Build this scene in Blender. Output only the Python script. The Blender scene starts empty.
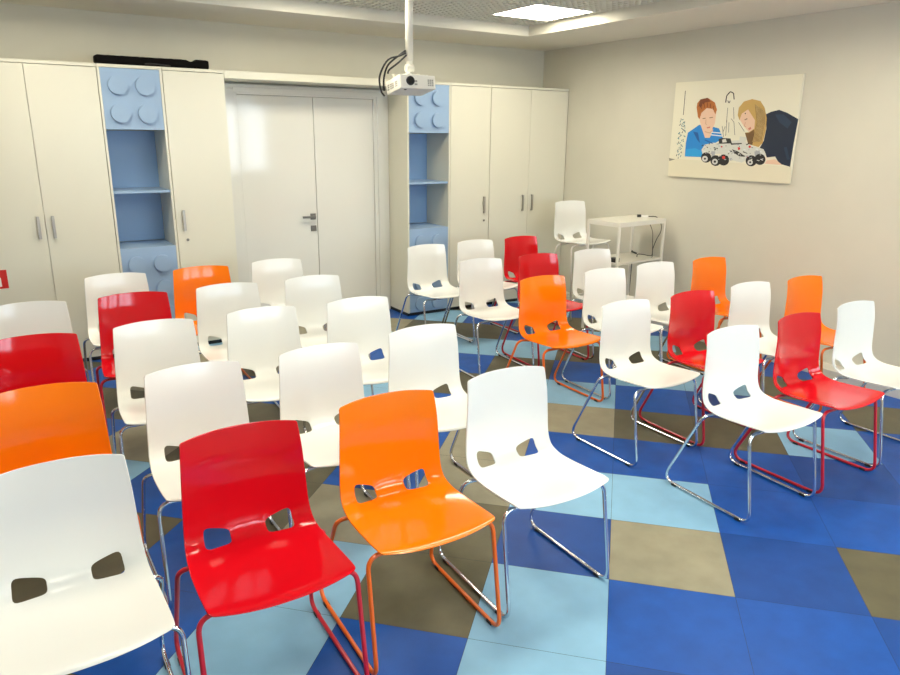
import bpy, bmesh, math, random
import numpy as np
from mathutils import Vector, Matrix
sc = bpy.context.scene
col = sc.collection
R = math.radians

# ------------------------------------------------------------------ materials
def mat(name, c, rough=.5, metal=0.0, spec=.5, coat=0.0, noise=None, emit=None, bump=None):
    m = bpy.data.materials.new(name); m.use_nodes = True
    nt = m.node_tree; b = nt.nodes['Principled BSDF']
    b.inputs['Base Color'].default_value = (*c, 1); b.inputs['Roughness'].default_value = rough
    b.inputs['Metallic'].default_value = metal; b.inputs['Specular IOR Level'].default_value = spec
    b.inputs['Coat Weight'].default_value = coat; b.inputs['Coat Roughness'].default_value = .04
    if emit:
        b.inputs['Emission Color'].default_value = (*emit[0], 1); b.inputs['Emission Strength'].default_value = emit[1]
    if noise or bump:
        tc = nt.nodes.new('ShaderNodeTexCoord')
    if noise:                                   # (scale, amount): soft mottling of the surface's own colour
        n = nt.nodes.new('ShaderNodeTexNoise'); n.inputs['Scale'].default_value = noise[0]; n.inputs['Detail'].default_value = 6
        r = nt.nodes.new('ShaderNodeValToRGB'); a = noise[1]
        r.color_ramp.elements[0].position = .3; r.color_ramp.elements[1].position = .7
        r.color_ramp.elements[0].color = (*[x * (1 - a) for x in c], 1)
        r.color_ramp.elements[1].color = (*[min(1, x * (1 + a)) for x in c], 1)
        nt.links.new(tc.outputs['Object'], n.inputs['Vector'])
        nt.links.new(n.outputs['Fac'], r.inputs['Fac']); nt.links.new(r.outputs['Color'], b.inputs['Base Color'])
    if bump:
        n2 = nt.nodes.new('ShaderNodeTexNoise'); n2.inputs['Scale'].default_value = bump[0]; n2.inputs['Detail'].default_value = 3
        bp = nt.nodes.new('ShaderNodeBump'); bp.inputs['Strength'].default_value = bump[1]; bp.inputs['Distance'].default_value = .002
        nt.links.new(tc.outputs['Object'], n2.inputs['Vector'])
        nt.links.new(n2.outputs['Fac'], bp.inputs['Height']); nt.links.new(bp.outputs['Normal'], b.inputs['Normal'])
    return m

M = {
 'wall':   mat('wall_paint', (.66,.635,.54), .75, noise=(3,.02), bump=(260,.12)),
 'ceil':   mat('ceiling_paint', (.76,.73,.64), .7, noise=(2,.015)),
 'void':   mat('ceiling_void', (.80,.78,.66), .9),
 'grid':   mat('grid_lattice_paint', (.78,.76,.65), .5),
 'base':   mat('skirting_white', (.70,.68,.61), .4),
 'cab':    mat('cabinet_laminate', (.735,.715,.605), .28, spec=.4, noise=(1.2,.012)),
 'cabin':  mat('cabinet_inner', (.62,.59,.50), .5),
 'blue':   mat('blue_laminate', (.315,.45,.65), .42, spec=.4, noise=(2,.02)),
 'bluesh': mat('blue_shelf_laminate', (.26,.42,.68), .42, spec=.4),
 'plinth': mat('plinth_black', (.02,.02,.022), .5),
 'door':   mat('door_gloss_lacquer', (.78,.77,.72), .09, spec=.45, coat=.15),
 'dframe': mat('door_frame_lacquer', (.76,.75,.70), .12, spec=.5, coat=.3),
 'gap':    mat('dark_gap', (.03,.03,.028), .8),
 'steel':  mat('brushed_steel', (.46,.44,.40), .45, metal=1),
 'dsteel': mat('dark_satin_steel', (.23,.22,.20), .32, metal=1),
 'chrome': mat('chrome_tube', (.74,.76,.80), .07, metal=1),
 'redtube':mat('red_powder_coat', (.60,.012,.030), .28, coat=.3),
 'ortube': mat('orange_powder_coat', (.86,.15,.008), .3, coat=.3),
 'whtube': mat('white_powder_coat', (.80,.78,.70), .3, coat=.2),
 'white':  mat('white_plastic', (.84,.85,.83), .17, spec=.5),
 'red':    mat('red_plastic', (.66,.004,.012), .10, spec=.5),
 'orange': mat('orange_plastic', (.98,.215,.002), .12, spec=.5),
 'black':  mat('black_plastic', (.014,.014,.015), .45),
 'cloth':  mat('black_nylon', (.006,.005,.005), .9, spec=.1, bump=(90,.5)),
 'rubber': mat('foot_rubber', (.02,.02,.02), .6),
 'proj':   mat('projector_shell', (.78,.76,.70), .35, noise=(8,.01)),
 'grey':   mat('grey_plastic', (.33,.32,.30), .5),
 'lens':   mat('lens_glass', (.008,.008,.012), .05, coat=.8),
 'lamp':   mat('light_diffuser', (.9,.9,.88), .6, emit=((1,.925,.73), 21.0)),
 'lampfr': mat('light_frame', (.8,.79,.75), .4),
 'canvas': mat('canvas_print', (.80,.765,.62), .5),
 'sred':   mat('sign_red', (.62,.02,.015), .35),
 'swhite': mat('sign_white', (.85,.83,.78), .4),
 'cblack': mat('cable_black', (.012,.012,.012), .5),
 'winfr':  mat('window_frame_white', (.8,.8,.78), .3),
}
def tile(name, c, a=.05):
    m = mat(name, c, .38, spec=.28, noise=(9,a), bump=(420,.25)); return m
TM = [tile('linoleum_royal', (.006,.085,.40), .12), tile('linoleum_deep', (.007,.066,.30), .12), tile('linoleum_light', (.255,.49,.70), .05),
      tile('linoleum_olive', (.125,.112,.066), .12), tile('linoleum_stone', (.31,.285,.20), .10)]

# ------------------------------------------------------------------ helpers
def link(name, bm, mats, parent=None, smooth=False, loc=None):
    me = bpy.data.meshes.new(name); bm.to_mesh(me); bm.free()
    if not isinstance(mats, (list, tuple)): mats = [mats]
    for m in mats: me.materials.append(m)
    if smooth:
        for p in me.polygons: p.use_smooth = True
    o = bpy.data.objects.new(name, me); col.objects.link(o)
    if parent: o.parent = parent
    if loc: o.location = loc
    return o
def tag(o, label=None, cat=None, group=None, kind=None):
    if label: o['label'] = label
    if cat: o['category'] = cat
    if group: o['group'] = group
    if kind: o['kind'] = kind
    return o
def empty(name, loc=(0,0,0), rz=0):
    o = bpy.data.objects.new(name, None); col.objects.link(o); o.location = loc; o.rotation_euler = (0,0,rz); o.empty_display_size = .1; return o
def box(bm, x0, x1, y0, y1, z0, z1, mi=0, bev=0.0):
    t = bmesh.new()
    vs = [t.verts.new((x, y, z)) for x in (x0, x1) for y in (y0, y1) for z in (z0, z1)]
    for f in ((0,1,3,2),(4,6,7,5),(0,4,5,1),(2,3,7,6),(0,2,6,4),(1,5,7,3)): t.faces.new([vs[i] for i in f])
    bmesh.ops.recalc_face_normals(t, faces=t.faces)
    if bev: bmesh.ops.bevel(t, geom=list(t.edges), offset=bev, segments=2, affect='EDGES', profile=.7)
    for f in t.faces: f.material_index = mi
    merge(bm, t)
def merge(bm, t):
    me = bpy.data.meshes.new('tmp'); t.to_mesh(me); t.free(); bm.from_mesh(me); bpy.data.meshes.remove(me)
def cyl(bm, c, axis, r, h, seg=24, mi=0, bev=0.0, r2=None):
    """solid cylinder from c along axis by h"""
    t = bmesh.new(); bmesh.ops.create_cone(t, cap_ends=True, segments=seg, radius1=r, radius2=r if r2 is None else r2, depth=h)
    bmesh.ops.translate(t, verts=t.verts, vec=(0,0,h/2))
    if bev:
        es = [e for e in t.edges if abs(e.verts[0].co.z - e.verts[1].co.z) < 1e-6]
        bmesh.ops.bevel(t, geom=es, offset=bev, segments=2, affect='EDGES')
    q = Vector((0,0,1)).rotation_difference(Vector(axis).normalized())
    bmesh.ops.transform(t, matrix=Matrix.Translation(Vector(c)) @ q.to_matrix().to_4x4(), verts=t.verts)
    for f in t.faces: f.material_index = mi
    merge(bm, t)
def tube(bm, pts, r, seg=12, mi=0, rad=0.0, closed=False, n=6, rads=None):
    """tube through pts; corners rounded with radius rad"""
    pts = [Vector(p) for p in pts]
    if rad or rads:
        out = [] ; N = len(pts)
        for i, p in enumerate(pts):
            if not closed and i in (0, N-1): out.append(p); continue
            a = pts[i-1]; b = pts[(i+1) % N]; da = (a-p); db = (b-p)
            k = min(rads[i] if rads else rad, da.length*.48, db.length*.48); A = p + da.normalized()*k; B = p + db.normalized()*k
            for j in range(n+1):
                t = j/n; out.append(A*(1-t)**2 + p*2*t*(1-t) + B*t*t)
        pts = out
    N = len(pts); rings = []; up = None
    for i, p in enumerate(pts):
        if closed: d = pts[(i+1) % N] - pts[i-1]
        else: d = pts[min(i+1, N-1)] - pts[max(i-1, 0)]
        d.normalize()
        if up is None: up = d.orthogonal().normalized()
        else:
            up = up - d*up.dot(d)
            up = up.normalized() if up.length > 1e-6 else d.orthogonal().normalized()
        s = d.cross(up)
        rings.append([bm.verts.new(p + (up*math.cos(2*math.pi*k/seg) + s*math.sin(2*math.pi*k/seg))*r) for k in range(seg)])
    for i in range(N if closed else N-1):
        a, b = rings[i], rings[(i+1) % N]
        for k in range(seg):
            f = bm.faces.new((a[k], a[(k+1) % seg], b[(k+1) % seg], b[k])); f.material_index = mi; f.smooth = True
    if not closed:
        f = bm.faces.new(rings[0][::-1]); f.material_index = mi
        f = bm.faces.new(rings[-1]); f.material_index = mi
def one(name, mats, parent, *boxes, bev=0.0):
    bm = bmesh.new()
    for b in boxes: box(bm, *b, bev=bev)
    return link(name, bm, mats, parent)
def bez(p, n=24):
    """Catmull-Rom through p"""
    p = [Vector(q) for q in p]; p = [p[0]] + p + [p[-1]]; out = []
    for i in range(1, len(p)-2):
        for k in range(n//2):
            t = k/(n//2); a, b, c, d = p[i-1:i+3]
            out.append(.5*((2*b) + (c-a)*t + (2*a-5*b+4*c-d)*t*t + (3*b-a-3*c+d)*t**3))
    out.append(p[-2]); return out

# ------------------------------------------------------------------ camera (solved from the photograph's vanishing points)
F, H = 712.950, 1.7020
YAW, PITCH, ROLL = 0.568377, 0.276193, 0.009333
fw = Vector((math.sin(YAW)*math.cos(PITCH), math.cos(YAW)*math.cos(PITCH), -math.sin(PITCH)))
rt = Vector((math.cos(YAW), -math.sin(YAW), 0)); up = rt.cross(fw)
r2 = rt*math.cos(ROLL) + up*math.sin(ROLL); u2 = -rt*math.sin(ROLL) + up*math.cos(ROLL)
cd = bpy.data.cameras.new('camera'); cam = bpy.data.objects.new('camera', cd); col.objects.link(cam)
m3 = Matrix((r2, u2, -fw)).transposed(); cam.matrix_world = Matrix.Translation((0,0,H)) @ m3.to_4x4()
cd.sensor_width = 36; cd.lens = F/900*36; cd.clip_start = .05; sc.camera = cam

# ------------------------------------------------------------------ room
XL, XR, YF, YB, ZC, ZG = -1.7, 5.20, -1.75, 6.33, 2.575, 2.66   # left, right, window wall, door wall, border ceiling, open grid
def st(o, **k): o['kind'] = 'structure'; return o

# floor: square tiles laid at 45 degrees, colours read cell by cell
CELL = {}
def row(k, j0, s):
    for i, c in enumerate(s):
        CELL[(k, j0+i)] = 'RDLGB'.index(c)
row(-4,-6,'DLGGRLR'); row(-3,-6,'GGRLRLDR'); row(-2,-7,'RDGRLGLRRD'); row(-1,-8,'GDLRGBGDBDGRL')
row(0,-9,'LRRBGGRBLLRRGL'); row(1,-9,'RGGRGBRBRRRDRB'); row(2,-9,'GRBDRLRBBGGLRR'); row(3,-9,'RRBGRLGLLRDRGL')
row(4,-8,'LLGRRRGRLLGRG'); row(5,-8,'GRBLRLLGGGRBR'); row(6,-7,'RBBGGRLLGGLR'); row(7,-6,'GRLRBGRLGR')
row(8,-6,'RLGDLRGRL'); row(9,-5,'GRLBRGLR'); row(10,-4,'LRGLRGB')
bm = bmesh.new(); rnd = random.Random(7)
TX, TY, TS, TA = 2.2200, 2.0773, .4768, .7738
E1, E2 = (math.cos(TA), math.sin(TA)), (math.sin(TA), -math.cos(TA))
def inside_clip(poly, x0, x1, y0, y1):
    for ax, v, sg in ((0,x0,1),(0,x1,-1),(1,y0,1),(1,y1,-1)):
        out = []
        for i in range(len(poly)):
            a, b = poly[i-1], poly[i]; da, db = (a[ax]-v)*sg, (b[ax]-v)*sg
            if (da >= 0) != (db >= 0):
                t = da/(da-db); out.append((a[0]+(b[0]-a[0])*t, a[1]+(b[1]-a[1])*t))
            if db >= 0: out.append(b)
        poly = out
        if len(poly) < 3: return []
    return poly
g = .0008
for k in range(-16, 16):
    for j in range(-16, 16):
        q = [(TX+a*E1[0]+b*E2[0], TY+a*E1[1]+b*E2[1]) for a, b in ((k*TS+g,j*TS+g),((k+1)*TS-g,j*TS+g),((k+1)*TS-g,(j+1)*TS-g),(k*TS+g,(j+1)*TS-g))]
        q = inside_clip(q, XL, XR, YF, YB)
        if len(q) < 3: continue
        mi = CELL.get((k, j)); 
        if mi is None: mi = rnd.choice([0,0,1,2,3,4])
        f = bm.faces.new([bm.verts.new((x, y, 0)) for x, y in q][::-1]); f.material_index = mi
        if f.normal.z < 0 or True:
            f.normal_update()
            if f.normal.z < 0: f.normal_flip()
box(bm, XL-.1, XR+.1, YF-.1, YB+.1, -.12, -.0006, mi=5)
fl = link('floor', bm, TM + [mat('tile_joint', (.03,.04,.06), .8)]); st(fl)

st(one('wall_back', M['wall'], None, (XL-.1, XR+.1, YB, YB+.12, 0, 3.0)))
st(one('wall_right', M['wall'], None, (XR, XR+.12, YF-.1, YB+.0, 0, 3.0)))
st(one('wall_left', M['wall'], None, (XL-.12, XL, YF-.1, YB+.0, 0, 3.0)))
# window wall behind the camera, three daylight windows
WX = [(.80, 2.00), (2.25, 3.45), (3.70, 4.90)]; WZ = (.95, 2.35)
bx = [(XL, XR, YF-.3, YF, 0, WZ[0]), (XL, XR, YF-.3, YF, WZ[1], 3.0)]
xs = [XL] + [v for w in WX for v in w] + [XR]
for i in range(0, len(xs), 2): bx.append((xs[i], xs[i+1], YF-.3, YF, WZ[0], WZ[1]))
st(one('wall_front', M['wall'], None, *bx))
gm = bpy.data.materials.new('window_glass'); gm.use_nodes = True; nt = gm.node_tree; nt.nodes.clear()
o_ = nt.nodes.new('ShaderNodeOutputMaterial'); mx = nt.nodes.new('ShaderNodeMixShader'); tr = nt.nodes.new('ShaderNodeBsdfTransparent'); gl = nt.nodes.new('ShaderNodeBsdfGlossy')
gl.inputs['Roughness'].default_value = .02; mx.inputs[0].default_value = .07
nt.links.new(tr.outputs[0], mx.inputs[1]); nt.links.new(gl.outputs[0], mx.inputs[2]); nt.links.new(mx.outputs[0], o_.inputs[0])
for i, (x0, x1) in enumerate(WX):
    w = empty('window_%d' % (i+1), ((x0+x1)/2, YF-.2, WZ[0])); st(w); h = (x1-x0)/2; hz = WZ[1]-WZ[0]
    f = .06
    one('window_frame', M['winfr'], w, (-h,h,-.03,.03,0,f), (-h,h,-.03,.03,hz-f,hz), (-h,-h+f,-.03,.03,f,hz-f), (h-f,h,-.03,.03,f,hz-f), (-.05,.05,-.03,.03,f,hz-f))
    one('pane', gm, w, (-h+f,-.05,-.004,.004,f,hz-f), (.05,h-f,-.004,.004,f,hz-f))
    one('window_sill', M['base'], w, (-h-.04,h+.04,.03,.30,-.03,-.001))

# border ceiling (dropped frame) round the open lattice recess
RX0, RX1, RY0, RY1 = -.85, 4.345, -.9, 5.52
st(one('ceiling', M['ceil'], None, (XL,RX0,YF,YB,ZC,3.0), (RX1,XR,YF,YB,ZC,3.0), (RX0,RX1,YF,RY0,ZC,3.0), (RX0,RX1,RY1,YB,ZC,3.0)))
st(one('ceiling_void', M['void'], None, (RX0,RX1,RY0,RY1,2.93,3.0)))
# lamps sit in lattice bays
LP = [(x, y) for y in (4.88, 2.48, .08) for x in (3.97, 2.17, .37)]  # first panel is in view; the rest are added to light the room
bm = bmesh.new(); sp = .06; hh = .035; tw = .0065
def cuts(lo, hi, holes):
    seg = [(lo, hi)]
    for a, b in holes:
        n = []
        for s0, s1 in seg:
            if b <= s0 or a >= s1: n.append((s0, s1)); continue
            if a > s0: n.append((s0, a))
            if b < s1: n.append((b, s1))
        seg = n
    return seg
x = RX0 + .03
while x < RX1:
    for a, b in cuts(RY0, RY1, [(ly-.3, ly+.3) for lx, ly in LP if abs(lx-x) < .3]): box(bm, x-tw/2, x+tw/2, a, b, ZG, ZG+hh)
    x += sp
y = RY0 + .03
while y < RY1:
    for a, b in cuts(RX0, RX1, [(lx-.3, lx+.3) for lx, ly in LP if abs(ly-y) < .3]): box(bm, a, b, y-tw/2, y+tw/2, ZG, ZG+hh)
    y += sp
st(link('ceiling_lattice', bm, M['grid']))
for i, (x, y) in enumerate(LP):
    t = empty('ceiling_light', (x, y, ZG))
    tag(t, 'square white light panel glowing in the ceiling lattice above the corner table' if i == 0 else 'square light panel added outside the picture to help light the room', 'ceiling light', 'square light panels in the ceiling lattice')
    one('frame', M['lampfr'], t, (-.298,.298,-.298,-.285,-.004,.05), (-.298,.298,.285,.298,-.004,.05), (-.298,-.285,-.285,.285,-.004,.05), (.285,.298,-.285,.285,-.004,.05), (-.285,.285,-.285,.285,.03,.05))
    one('diffuser', M['lamp'], t, (-.284,.284,-.284,.284,.0,.012))
# boxed skirting along the right wall
st(one('baseboard_right', M['base'], None, (5.04, XR, YF, 5.80, 0, .066), bev=.004))

# ------------------------------------------------------------------ cabinets and doors along the back wall
YC, YD = 5.915, 6.325       # front plane, back of cabinets
ZT = 2.172
def bar_handle(parent, x, z, L=.15, y=YC, name='handle'):
    bm = bmesh.new(); r = .0065
    box(bm, x-.010, x+.010, y-.040, y-.031, z-L/2, z+L/2, bev=.002)
    for s in (-1, 1): box(bm, x-r, x+r, y-.030, y-.0195, z+s*(L/2-.007)-.007, z+s*(L/2-.007)+.007)
    return link(name, bm, M['steel'], parent)
def lock(parent, x, z):
    bm = bmesh.new(); cyl(bm, (x, YC-.0185, z), (0,-1,0), .011, .004, 16); box(bm, x-.0015, x+.0015, YC-.0235, YC-.0225, z-.006, z+.006)
    return link('lock', bm, M['dsteel'], parent)
def cabinet(x0, x1, doors, handles, locks, label, name='tall_cabinet'):
    t = empty(name, ((x0+x1)/2, (YC+YD)/2, 0)); tag(t, label, 'cabinet', 'tall cream cabinets along the door wall')
    inv = Matrix.Translation(-t.location)
    w = .018
    parts = []
    parts.append(one('body', [M['cab']], t, (x0, x0+w, YC, YD, .03, ZT-.0225), (x1-w, x1, YC, YD, .03, ZT-.0225), (x0+w, x1-w, YD-.01, YD, .03, ZT-.0225), (x0+w, x1-w, YC, YD-.01, .03, .05), (x0, x1, YC-.018, YD, ZT-.022, ZT), bev=.001))
    parts.append(one('plinth', M['plinth'], t, (x0+.001, x1-.001, YC+.004, YD-.01, 0, .0295)))
    for i, (a, b) in enumerate(doors):
        d = one('door', M['cab'], t, (a+.0015, b-.0015, YC-.018, YC-.0005, .034, ZT-.026), bev=.0012); parts.append(d)
        if handles[i] is not None:
            h = bar_handle(d, handles[i], 1.04 if i < 9 else 1, .16)
        if locks[i] is not None: lock(d, locks[i], .885)
    for p in parts: p.location = inv.translation
    return t
cabinet(-.145, .765, [(-.145+.001,.312),(.312,.764)], [.268,.362], [None,None], 'tall cream two-door cabinet with a red sign, left of the first blue bookcase')
cabinet(1.208, 1.666, [(1.209,1.665)], [1.268], [1.285], 'tall cream single-door cabinet between the first blue column and the double door')
cabinet(3.752, 4.212, [(3.753,4.211)], [4.148], [4.155], 'tall cream single-door cabinet right of the blue column beside the projector')
cabinet(4.214, 5.192, [(4.215,4.704),(4.704,5.191)], [4.632,4.752], [None,None], 'tall cream cabinet with two doors in the corner by the picture wall')

def blue_column(x0, x1, label):
    t = empty('bookcase', ((x0+x1)/2, (YC+YD)/2, 0)); tag(t, label, 'bookcase', 'blue building-brick bookcases')
    o = Vector((-(x0+x1)/2, -(YC+YD)/2, 0)); w = .016; P = []
    P.append(one('side_panel', M['cab'], t, (x0, x0+w, YC-.018, YD, .03, ZT-.0225), bev=.001)); P.append(one('side_panel', M['cab'], t, (x1-w, x1, YC-.018, YD, .03, ZT-.0225), bev=.001))
    P.append(one('top_board', M['cab'], t, (x0, x1, YC-.018, YD, ZT-.022, ZT), bev=.001))
    P.append(one('plinth', M['plinth'], t, (x0+.001, x1-.001, YC+.004, YD-.01, 0, .0295)))
    a, b = x0+w+.001, x1-w-.001
    P.append(one('back_panel', M['bluesh'], t, (a, b, YD-.02, YD, .85, 1.715)))
    P.append(one('shelf', M['blue'], t, (a, b, YC-.005, YD-.021, 1.258, 1.276), bev=.001))
    for z0, z1, rows in ((1.722, ZT-.024, (2.03, 1.835)), (.032, .845, (.715, .515, .315, .115))):
        bmf = bmesh.new()
        box(bmf, a, b, YC-.016, YD, z0, z1, bev=.0015)
        br = link('brick_panel', bmf, M['blue'], t); P.append(br)
        xc = (a+b)/2
        for z in rows:
            for s in (-1, 1):
                bs = bmesh.new(); cyl(bs, (xc+s*.093, YC-.0165, z), (0,-1,0), .067, .027, 40, bev=.004)
                link('stud', bs, M['blue'], br)
    for p in P: p.location = o
    return t
blue_column(.767, 1.206, 'tall blue bookcase with round brick studs and open shelves, under the black bag')
blue_column(3.286, 3.750, 'tall blue bookcase with round brick studs, behind the hanging projector')
# board bridging the cabinets over the doorway
t = one('lintel_board', M['cab'], None, (1.668, 3.284, YC-.018, YD, 2.115, ZT), bev=.001)
tag(t, 'cream board bridging the tall cabinets above the white double door', 'panel')
# double door
dr = empty('door_1', (2.5, 6.30, 0)); st(dr)
def L(*b): return [(q[0]-2.5, q[1]-2.5, q[2]-6.30, q[3]-6.30, q[4], q[5]) for q in b]
one('door_frame', M['dframe'], dr, *L((1.67,1.86,6.262,6.329,0,2.10), (3.128,3.283,6.262,6.329,0,2.10), (1.86,3.128,6.262,6.329,2.018,2.10)), bev=.003)
one('architrave', M['dframe'], dr, *L((3.165,3.235,6.250,6.2615,0,2.06), (1.76,1.83,6.250,6.2615,0,2.06), (1.83,3.165,6.250,6.2615,2.035,2.075)), bev=.003)
lf = one('door_leaf', M['door'], dr, *L((1.863,2.534,6.272,6.31,.01,2.015)), bev=.002)
rf_ = one('door_leaf', M['door'], dr, *L((2.540,3.125,6.272,6.31,.01,2.015)), bev=.002)
bm = bmesh.new(); X, Y = 2.494-2.5, 6.272-6.30
box(bm, X-.026, X+.026, Y-.009, Y-.0005, .952-.028+.02, .952+.028+.02, bev=.002)
cyl(bm, (X, Y-.009, .972), (0,-1,0), .010, .036, 16)
box(bm, X-.115, X+.010, Y-.054, Y-.040, .962, .982, bev=.003)
link('lever_handle', bm, M['dsteel'], lf)
bm = bmesh.new(); box(bm, X-.026, X+.026, Y-.009, Y-.0005, .838, .890, bev=.002); cyl(bm, (X, Y-.009, .866), (0,-1,0), .009, .003, 16); box(bm, X-.003, X+.003, Y-.012, Y-.009, .848, .862)
link('lock_plate', bm, M['dsteel'], lf)
# red extinguisher sign on the first cabinet's left door
bm = bmesh.new(); yS = YC-.0185
box(bm, -.108, .028, yS-.002, yS, .625, .758, 0, .0005)
def flat(bm, pts, y, mi):
    f = bm.faces.new([bm.verts.new((a, y, z)) for a, z in pts]); f.material_index = mi; f.normal_update()
    if f.normal.y > 0: f.normal_flip()
flat(bm, [(-.062,.640),(-.012,.640),(-.012,.700),(-.022,.715),(-.052,.715),(-.062,.700)], yS-.0026, 1)
flat(bm, [(-.046,.717),(-.028,.717),(-.028,.735),(-.046,.735)], yS-.0026, 1)
flat(bm, [(-.072,.690),(-.064,.700),(-.050,.738),(-.030,.742),(-.030,.737),(-.052,.732),(-.070,.685)], yS-.0026, 1)
s = link('safety_sign', bm, [M['sred'], M['swhite']]); tag(s, 'small red sign with a white extinguisher symbol on the cream cabinet door', 'sign')
# long black soft case lying on the cabinets
bm = bmesh.new(); n = 44; seg = 20; rings = []
rr = random.Random(2)
for i in range(n+1):
    u = i/n; x = .770 + u*.795
    hz = .032 if u < .8 else .032 - .006*math.sin((u-.8)/.08*math.pi) if u < .88 else .034
    wy = .060
    e = 1.0
    if u < .03: e = .72 + .28*math.sqrt(max(0, 1-((.03-u)/.03)**2))
    if u > .985: e = .90
    rings.append([bm.verts.new((x, 5.985 + wy*e*np.sign(math.cos(q))*abs(math.cos(q))**.55, ZT + .0015 + hz + hz*e*np.sign(math.sin(q))*abs(math.sin(q))**.5 - hz*(1-e)*0 + (rr.uniform(-.0012,.0012) if math.sin(q) > 0 else 0)*1.0)) for q in [2*math.pi*k/seg for k in range(seg)]])
for i in range(n):
    for k in range(seg): bm.faces.new((rings[i][k], rings[i][(k+1)%seg], rings[i+1][(k+1)%seg], rings[i+1][k]))
bm.faces.new(rings[0][::-1]); bm.faces.new(rings[-1]); bmesh.ops.recalc_face_normals(bm, faces=bm.faces)
s = link('equipment_bag', bm, M['cloth'], smooth=True); tag(s, 'long narrow black fabric bag lying on top of the cabinets above the blue bricks', 'bag')
bm = bmesh.new(); tube(bm, bez([(1.10,5.930,ZT+.016),(1.16,5.915,ZT+.018),(1.22,5.916,ZT+.014),(1.28,5.930,ZT+.012)]), .005, 8); link('carry_strap', bm, M['black'], s)

# ------------------------------------------------------------------ the chairs
def interp(tab, s):
    ks = sorted(tab); vs = [tab[k] for k in ks]
    # cubic Hermite
    for i in range(len(ks)-1):
        if s <= ks[i+1] or i == len(ks)-2:
            a, b = ks[i], ks[i+1]; h = b-a; t = (s-a)/h
            v = np.array(vs[i], float), np.array(vs[i+1], float)
            m0 = (v[1]-np.array(vs[i-1]))/(b-ks[i-1]) if i > 0 else (v[1]-v[0])/h
            m1 = (np.array(vs[i+2])-v[0])/(ks[i+2]-a) if i+2 < len(ks) else (v[1]-v[0])/h
            return (2*t**3-3*t*t+1)*v[0] + (t**3-2*t*t+t)*h*m0 + (-2*t**3+3*t*t)*v[1] + (t**3-t*t)*h*m1
PE = {0:(-.1775,.8015), .07:(-.1692,.758), .15:(-.162,.707), .30:(-.158,.607), .42:(-.153,.522), .50:(-.134,.475), .58:(-.090,.453), .70:(-.020,.448), .85:(.095,.454), .93:(.157,.4585), .96:(.181,.4605), .982:(.1975,.4600), 1.0:(.2050,.4560)}
PC = {0:(-.2090,.8130), .07:(-.2003,.768), .15:(-.192,.717), .30:(-.189,.612), .42:(-.193,.522), .50:(-.184,.465), .58:(-.136,.433), .70:(-.042,.427), .85:(.095,.436), .93:(.168,.4430), .96:(.196,.4445), .982:(.2135,.4420), 1.0:(.2210,.4345)}
PW = {0:(.1830,), .15:(.1905,), .30:(.196,), .42:(.200,), .50:(.204,), .58:(.209,), .70:(.214,), .85:(.216,), .95:(.2155,), 1.0:(.213,)}
def surf(u, s):
    w = float(interp(PW, s)[0]); k = 1-abs(u)**2.3
    e, c = interp(PE, s), interp(PC, s); p = e*(1-k) + c*k
    return Vector((w*u, float(p[0]), float(p[1])))
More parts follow.
